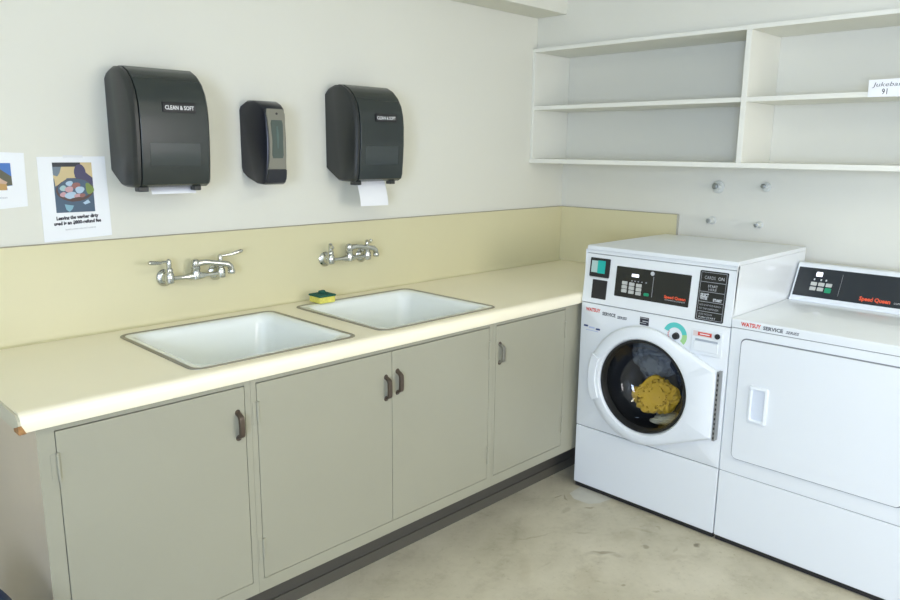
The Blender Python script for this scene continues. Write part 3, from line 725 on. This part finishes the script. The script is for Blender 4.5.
obj('indicator_marks', bm, M_grey, cp, smooth=False)
bm = nb(); cyl(bm, wf(.0016)(-1.047, 1.042), wf(.005)(-1.047, 1.042), .0085, n=20); obj('round_badge', bm, M_lgrey, cp)
bm = nb(); quad(bm, wf(.0022), -1.0545, -1.0525, .945, 1.030); obj('divider_line', bm, M_grey, cp, smooth=False)
k = .094 / textw('Speed Queen', .0165, bold=.0005)
text('lettering', 'Speed Queen', .0165, wt(-1.109, .9515, .0024, k), M_orange, cp, bold=.0006)
text('small_lettering', 'COMMERCIAL LAUNDRY', .0065, wt(-1.112, .9425, .0024, .090 / textw('COMMERCIAL LAUNDRY', .0065)), M_lgrey, cp)
# card reader and coin slot
bm = nb(); prism(bm, rrect(-.8415, -.742, .996, 1.078, .004, 3), wf(.004), lambda a, b: (fx(b) + .001, a, b)); cr = obj('card_reader', bm, M_slot, wa, bevel=.001)
bm = nb(); quad(bm, wf(.0045), -.781, -.750, 1.015, 1.066); obj('pale_card_label', bm, mat('pale_card', (.42, .58, .54), .4), cr, smooth=False)
bm = nb(); quad(bm, wf(.0045), -.820, -.781, 1.013, 1.068); quad(bm, wf(.0048), -.812, -.803, 1.052, 1.063); obj('teal_card_label', bm, M_tealc, cr, smooth=False)
bm = nb(); prism(bm, rrect(-.838, -.748, .991, .996, .001, 1), wf(.006), wf(0)); obj('reader_ledge', bm, mat('ledge_grey', (.6, .62, .6), .3), cr)
bm = nb(); prism(bm, rrect(-.836, -.762, .902, .984, .002, 2), wf(.0015), lambda a, b: (fx(b) + .001, a, b)); obj('coin_slot', bm, M_slot, wa)
# instruction sign
bm = nb(); prism(bm, rrect(-1.365, -1.250, .888, 1.082, .005, 3), wf(.0016), lambda a, b: (fx(b) + .001, a, b)); sg = obj('instruction_sign', bm, M_panel, wa)
bm = nb()
for z in (.924, .962, 1.001, 1.039): quad(bm, wf(.0021), -1.357, -1.257, z - .0009, z + .0009)
for a0_, a1_, b0_, b1_ in ((-1.359, -1.2555, 1.0755, 1.077), (-1.359, -1.2555, .893, .8945), (-1.3595, -1.358, .893, 1.077), (-1.257, -1.2555, .893, 1.077)): quad(bm, wf(.0021), a0_, a1_, b0_, b1_)
obj('sign_lines', bm, M_grey, sg, smooth=False)
for body, s, y0, z0, wdt, m, bo in (('CARDS', .018, -1.270, 1.050, .045, M_grey, 0), ('ON', .018, -1.325, 1.050, .025, M_lgrey, 0), ('START', .014, -1.288, 1.019, .040, M_lgrey, 0), ('HERE', .014, -1.290, 1.006, .035, M_grey, 0), ('SELECT', .018, -1.262, .981, .034, M_lgrey, .0009), ('WATER', .015, -1.262, .970, .030, M_lgrey, .0006),
                                    ('START', .014, -1.315, .968, .036, M_lgrey, .0007), ('ADD SOAP AND BLEACH', .010, -1.262, .946, .088, M_grey, 0), ('TO THE DISPENSER', .010, -1.262, .932, .080, M_grey, 0), ('CLOSE THE DOOR', .010, -1.264, .910, .055, M_grey, 0), ('PUSH START', .010, -1.264, .898, .070, M_lgrey, 0)):
    text('sign_text', body, s, wt(y0, z0, .0023, wdt / textw(body, s, bold=bo)), m, sg, bold=bo)
# front stickers
def lid_text(body, s, y0, z0, wdt, m, bo=0, sh=0):
    k = wdt / textw(body, s, bold=bo, shear=sh); text('lettering', body, s, lambda u, v: (XF - .0012, y0 - u * k, z0 + v), m, dy_, bold=bo, shear=sh)
def flat_text(par, body, s, y0, z0, wdt, m, bo=0, sh=0, e=.0006):
    text('lettering', body, s, wt(y0, z0, e, wdt / textw(body, s, bold=bo, shear=sh)), m, par, bold=bo, shear=sh)
flat_text(wa, 'WATSUY', .022, -.741, .842, .074, M_red, .0009)
flat_text(wa, 'SERVICE', .020, -.826, .8345, .066, M_dkink, .0009)
flat_text(wa, 'SERIES', .016, -.899, .8315, .050, M_dkink, .0006, .3)
bm = nb(); quad(bm, wf(.0006), -1.052, -1.010, .824, .858, 0); quad(bm, wf(.0009), -1.050, -1.022, .8395, .8425, 1); quad(bm, wf(.0009), -1.040, -1.012, .832, .834, 1); quad(bm, wf(.0009), -1.048, -1.012, .8525, .8545, 1)
obj('square_sticker', bm, [M_ink, M_lgrey], wa, smooth=False)
bm = nb()
quad(bm, wf(.0006), -.755, -.733, .770, .778, 0); quad(bm, wf(.0006), -.818, -.796, .762, .770, 0); quad(bm, wf(.0006), -.79, -.76, .766, .773, 1); quad(bm, wf(.0006), -.81, -.745, .754, .757, 1)
obj('oval_sticker', bm, [M_navy, mat('pale_blue_ink', (.45, .52, .70), .5)], wa, smooth=False)
# teal arc with black lock
bm = nb(); yc, zc = -1.172, .8085; A, B = [], []
for i in range(25):
    t = math.radians(-40 + i * (200 / 24)); A.append((yc - math.cos(t) * .052, zc + math.sin(t) * .052)); B.append((yc - math.cos(t) * .031, zc + math.sin(t) * .031))
for i in range(24): poly(bm, wf(.0006), [A[i], A[i + 1], B[i + 1], B[i]], 0 if i > 5 else 1)
obj('arc_sticker', bm, [M_teal, mat('lime_ink', (.35, .62, .25), .5)], wa, smooth=False)
bm = nb()
for i in range(7):
    t = math.radians(150 + i * 20); a, b = yc + .006 - math.cos(t) * .024, zc + math.sin(t) * .024; quad(bm, wf(.0006), a - .003, a + .003, b - .003, b + .003)
obj('small_marks', bm, mat('pink_ink', (.70, .35, .32), .5), wa, smooth=False)
bm = nb(); cyl(bm, wf(0)(-1.178, .806), wf(.012)(-1.178, .806), .0145, .013, n=24); obj('lock', bm, M_slot, wa)
# soap drawer
bm = nb(); prism(bm, rrect(-1.372, -1.245, .752, .850, .006, 4), wf(.006), wf(-.001)); dw = obj('soap_drawer', bm, M_white2, wa, bevel=.002)
bm = nb(); prism(bm, rrect(-1.355, -1.262, .806, .8145, .003, 3), wf(.0072), wf(.0065)); obj('finger_groove', bm, mat('groove_grey', (.38, .42, .46), .5), dw)
bm = nb(); prism(bm, rrect(-1.358, -1.258, .766, .805, .004, 3), wf(.010), wf(.005)); obj('grip', bm, M_white2, dw, bevel=.002)
bm = nb(); quad(bm, wf(.0066), -1.330, -1.252, .824, .845, 0); quad(bm, wf(.0068), -1.328, -1.272, .828, .842, 1); quad(bm, wf(.0071), -1.320, -1.280, .833, .837, 2)
obj('red_sticker', bm, [mat('sticker_blush', (.72, .62, .58), .5), M_red, M_paper], dw, smooth=False)
bm = nb(); cyl(bm, wf(.005)(-1.352, .836), wf(.011)(-1.352, .836), .0105, n=20); obj('lock', bm, M_slot, dw)

# laundry in the drum ------------------------------------------------
def garment(name, label, c, rad, m, seed, rot=0, fold=.3, back=.02):
    bm = nb(); bmesh.ops.create_icosphere(bm, subdivisions=5, radius=1)
    for v_ in bm.verts:
        p = v_.co.copy(); q = p * 1.5 + Vector((seed, seed * .7, 0)); w_ = noise.noise_vector(q) * .8
        f = abs(noise.noise(q * 1.6 + w_ * 1.5)); f2 = abs(noise.noise(q * 3.7 + w_ * 2))
        s = 1 + fold * (.5 - 1.3 * math.exp(-f * 6)) * .5 + fold * .10 * (1 - math.exp(-f2 * 6)) + .35 * noise.noise(q * .8)
        p = p * s; v_.co = Vector((p.x * rad[0], p.y * rad[1], p.z * rad[2]))
    bmesh.ops.rotate(bm, verts=bm.verts[:], cent=(0, 0, 0), matrix=Matrix.Rotation(rot, 3, 'X'))
    for v_ in bm.verts:
        q = v_.co + Vector(c); dy, dz = q.y - YD, q.z - ZDc; rr_ = math.hypot(dy, dz)
        if rr_ > .25: q.y = YD + dy * .25 / rr_; q.z = ZDc + dz * .25 / rr_
        # stay behind the bowl of the door glass
        xb = XF + .122 if rr_ < .14 else XF + .09
        if rr_ < .205:
            lim = XF + .02 + back + .102 * math.sqrt(max(0, 1 - (rr_ / .205) ** 2))
            q.x = max(q.x, lim)
        else: q.x = max(q.x, XF + .1 + back)
        v_.co = q
    o = obj(name, bm, m, ang=180); tag(o, label, 'laundry', 'laundry inside the washer drum'); rebase(o, (c[0], c[1], c[2] - rad[2])); return o
garment('yellow_garment', 'bright yellow folded garment behind the washer door glass', (-.664, -1.040, .487), (.050, .098, .074), M_yel, 3.1, -.25, .5, 0)
garment('grey_garment', 'pale grey blue garment above the yellow one in the drum', (-.585, -.970, .630), (.07, .105, .070), M_gcl, 8.4, .2, .35)
garment('navy_garment', 'dark navy garment at the upper right of the drum', (-.60, -1.145, .640), (.065, .062, .072), M_ncl, 12.7, -.3, .4)
garment('blue_garment', 'dull blue garment right of the yellow one in the drum', (-.60, -1.175, .505), (.05, .045, .060), M_bcl, 21.2, .3, .4)
garment('cream_garment', 'cream garment at the bottom of the drum under the yellow one', (-.625, -1.095, .385), (.06, .08, .025), M_ccl, 30.5, -.1, .3)

# ------------------------------------------------------------------ dryer
DA = YB - .004; DB = DA - W
dy_ = thing('clothes_dryer', 'white clothes dryer with large square door right of the washer', 'clothes dryer', (-.43, (DA + DB) / 2, 0))
bm = nb(); v = box(bm, XF + .0155, -.05, DB, DA, .022, .884)
obj('body', bm, M_white, dy_, bevel=.002)
bm = nb(); box(bm, XF + .010, -.06, DB + .004, DA - .004, .003, .0218)  # same black slab, painting in the shade below the dryer
for yy in (DA - .05, DB + .05):
    for xx in (XF + .07, -.11): cyl(bm, (xx, yy, 0), (xx, yy, .021), .022, n=16)
obj('base', bm, M_slot, dy_)
obj('lower_panel', bx(XF, XF + .0152, DB, DA, .024, .302), M_white, dy_, bevel=.004, seg=3)
fp_ = obj('front_panel', bx(XF, XF + .0152, DB, DA, .3045, .881), M_white, dy_, bevel=.002)
bm = nb(); prism(bm, [(XF, .884), (XF - .0005, .890), (XF - .0005, .912), (XF + .002, .916), (XF + .006, .9176), (-.05, .9176), (-.05, .8845)], lambda a, b: (a, DB, b), lambda a, b: (a, DA, b)); obj('top_lid', bm, M_white, dy_)
for b_, c_ in ((.300, .306), (.879, .885)): obj('seam', bx(XF + .004, XF + .0151, DB + .003, DA - .003, b_, c_), M_seam, dy_)
# door: groove + slab + recessed grip
bm = nb(); prism(bm, rrect(-2.0345, -1.442, .366, .849, .023, 8), lambda a, b: (XF - .0012, a, b), lambda a, b: (XF + .001, a, b)); obj('door_gap', bm, M_seam, dy_)
bm = nb(); prism(bm, rrect(-2.0305, -1.4465, .3705, .8445, .020, 8), lambda a, b: (XF - .009, a, b), lambda a, b: (XF - .0014, a, b)); dd = obj('door', bm, M_white, dy_, bevel=.0015)
bm = nb(); loft(bm, [[(XF - d_, y, z) for y, z in rrect(-1.566 + i, -1.494 - i, .532 + i, .676 - i, .006, 4)] for i, d_ in ((0, .0092), (.001, .016), (.004, .018), (.010, .018), (.012, .016), (.014, .0098))], close1=False)
obj('handle_frame', bm, M_white2, dd)
bm = nb(); prism(bm, rrect(-1.553, -1.507, .545, .663, .006, 4), lambda a, b: (XF - .0105, a, b), lambda a, b: (XF - .0091, a, b)); obj('handle_pocket', bm, mat('pocket_blue_white', (.68, .73, .78), .4), dd)
lid_text('WATSUY', .021, -1.437, .894, .074, M_red, .0008)
lid_text('SERVICE', .018, -1.519, .8935, .072, M_dkink, .0008)
lid_text('SERIES', .014, -1.600, .8935, .048, M_dkink, .0004, .3)
# console
def cx_(z): return -.25 + (z - .918) * .526
def cf(e): return lambda y, z: (cx_(z) - e, y, z)
CA, CB = DA - .004, DB + .004
bm = nb(); prism(bm, [(-.252, .918), (-.2515, .930), (-.25 + .006 * .526, .924), (cx_(1.062), 1.062), (cx_(1.066) + .004, 1.0695), (-.150, 1.0725), (-.075, 1.060), (-.06, 1.05), (-.06, .918)], lambda a, b: (a, CB, b), lambda a, b: (a, CA, b))
co = obj('console', bm, M_white2, dy_, bevel=.002)
bm = nb(); prism(bm, rrect(-2.068, -1.412, .939, 1.054, .002, 2), lambda a, b: (cx_(b) - .0016, a, b), lambda a, b: (cx_(b) + .001, a, b)); cpn = obj('display_panel', bm, M_panel2, co)
bm = nb(); prism(bm, rrect(-1.512, -1.487, 1.022, 1.040, .003, 2), cf(.0024), cf(.0015)); obj('digit_display', bm, M_lamp, cpn)
bm = nb()
for i in range(3):
    for j in range(2):
        if i == 2 and j == 1: continue
        y = -1.487 - i * .030; z = .992 - j * .019
        prism(bm, rrect(y - .012, y + .012, z - .007, z + .007, .002, 2), cf(.0035), cf(.0015))
obj('buttons', bm, M_btn, cpn)
bm = nb(); prism(bm, rrect(-1.560, -1.535, .962, .981, .003, 2), cf(.0035), cf(.0015)); obj('start_button', bm, M_green, cpn)
for y in (-1.485, -1.512, -1.532):
    bm = nb(); quad(bm, cf(.0022), y - .003, y + .003, 1.006, 1.013); obj('indicator_mark', bm, M_lgrey, cpn, smooth=False)
bm = nb(); quad(bm, cf(.0022), -1.5910, -1.5900, .955, 1.040); obj('divider_line', bm, M_grey, cpn, smooth=False)
k = .118 / textw('Speed Queen', .022, bold=.0008)
text('lettering', 'Speed Queen', .021, lambda u, v_: cf(.0025)(-1.672 - u * k, .952 + v_), M_orange, cpn, bold=.0008)
text('small_lettering', 'COMMERCIAL', .010, lambda u, v_: cf(.0025)(-1.797 - u * .9, .953 + v_), M_lgrey, cpn)

# ------------------------------------------------------------------ blue bag at the cabinet end
bm = nb()
def bag_ring(z, sx_, sy_, tw): return [(-3.19 + sx_ * math.copysign(abs(math.cos(t)) ** .6, math.cos(t)), -.76 + tw + sy_ * math.copysign(abs(math.sin(t)) ** .6, math.sin(t)), z * 1.10 + .012 * math.sin(3 * t + 1)) for t in [2 * PI * i / 40 for i in range(40)]]
loft(bm, [bag_ring(0.012, .10, .19, 0), bag_ring(.03, .13, .22, 0), bag_ring(.15, .14, .235, 0), bag_ring(.30, .13, .22, .0), bag_ring(.40, .105, .18, .02), bag_ring(.455, .07, .13, .03), bag_ring(.475, .03, .06, .03)], True, True)
bg = obj('bag', bm, M_bag, ang=60); rebase(bg, (-3.19, -.76, 0)); tag(bg, 'dark blue bag standing at the cabinet end, at the bottom left edge', 'bag')

# ------------------------------------------------------------------ ceiling light
def ceiling_light(x, y, label):
    t = thing('ceiling_light', label, 'ceiling light', (x, y, H), 'ceiling lights')
    bm = nb(); prism(bm, [(-.15, H - .001), (-.13, H - .07), (.13, H - .07), (.15, H - .001)], lambda a, b: (x - .6, y + a, b), lambda a, b: (x + .6, y + a, b)); obj('housing', bm, M_fixt, t)
    obj('diffuser', bx(x - .58, x + .58, y - .12, y + .12, H - .082, H - .071), mat('lit_diffuser', (.9, .9, .85), .5, emit=(1, .965, .75), es=13.0), t)
ceiling_light(-2.3, -2.2, 'ceiling light in the middle of the room, above the camera')

# ------------------------------------------------------------------ lights
def area(name, loc, rot, sx_, sy_, power, col):
    l = bpy.data.lights.new(name, 'AREA'); l.shape = 'RECTANGLE'; l.size = sx_; l.size_y = sy_; l.energy = power; l.color = col
    o = bpy.data.objects.new(name, l); C.objects.link(o); o.location = loc; o.rotation_euler = rot; return o
# daylight just outside each window
area('daylight', (X0 - .16, (WL[0] + WL[1]) / 2, 1.5), (0, -PI / 2, 0), 1.3, 1.1, 162, (.67, .79, 1.16))
area('daylight', ((WF[0] + WF[1]) / 2, Y0 - .16, 1.5), (PI / 2, 0, 0), 1.3, 1.3, 56, (1.0, .93, .93))
w = bpy.data.worlds.new('w'); bpy.context.scene.world = w; w.use_nodes = True
nt = w.node_tree; bgd = nt.nodes['Background']
sky = nt.nodes.new('ShaderNodeTexSky'); sky.sky_type = 'NISHITA'; sky.sun_disc = False; sky.sun_elevation = math.radians(40)
nt.links.new(sky.outputs[0], bgd.inputs['Color']); bgd.inputs['Strength'].default_value = .05

# ------------------------------------------------------------------ camera
cam = bpy.data.cameras.new('camera'); co_ = bpy.data.objects.new('camera', cam); C.objects.link(co_)
cam.sensor_width = 36; cam.lens = 735.874 / 900 * 36; cam.clip_start = .05
Rv = Vector((0.706991364833155, -0.7071533074879199, 0.009869638303821465)); Uv = Vector((0.13366053953483198, 0.14730790221283285, 0.9800179805069457)); Fv = Vector((0.6944768320272537, 0.6915450684189353, -0.1986639074488359))
co_.matrix_world = Matrix(((Rv.x, Uv.x, -Fv.x, -3.47669), (Rv.y, Uv.y, -Fv.y, -2.56292), (Rv.z, Uv.z, -Fv.z, 1.52811), (0, 0, 0, 1)))
bpy.context.scene.camera = co_
vs = bpy.context.scene.view_settings; vs.view_transform = 'Standard'; vs.look = 'None'; vs.gamma = 1; vs.use_curve_mapping = False; vs.exposure = 0.0
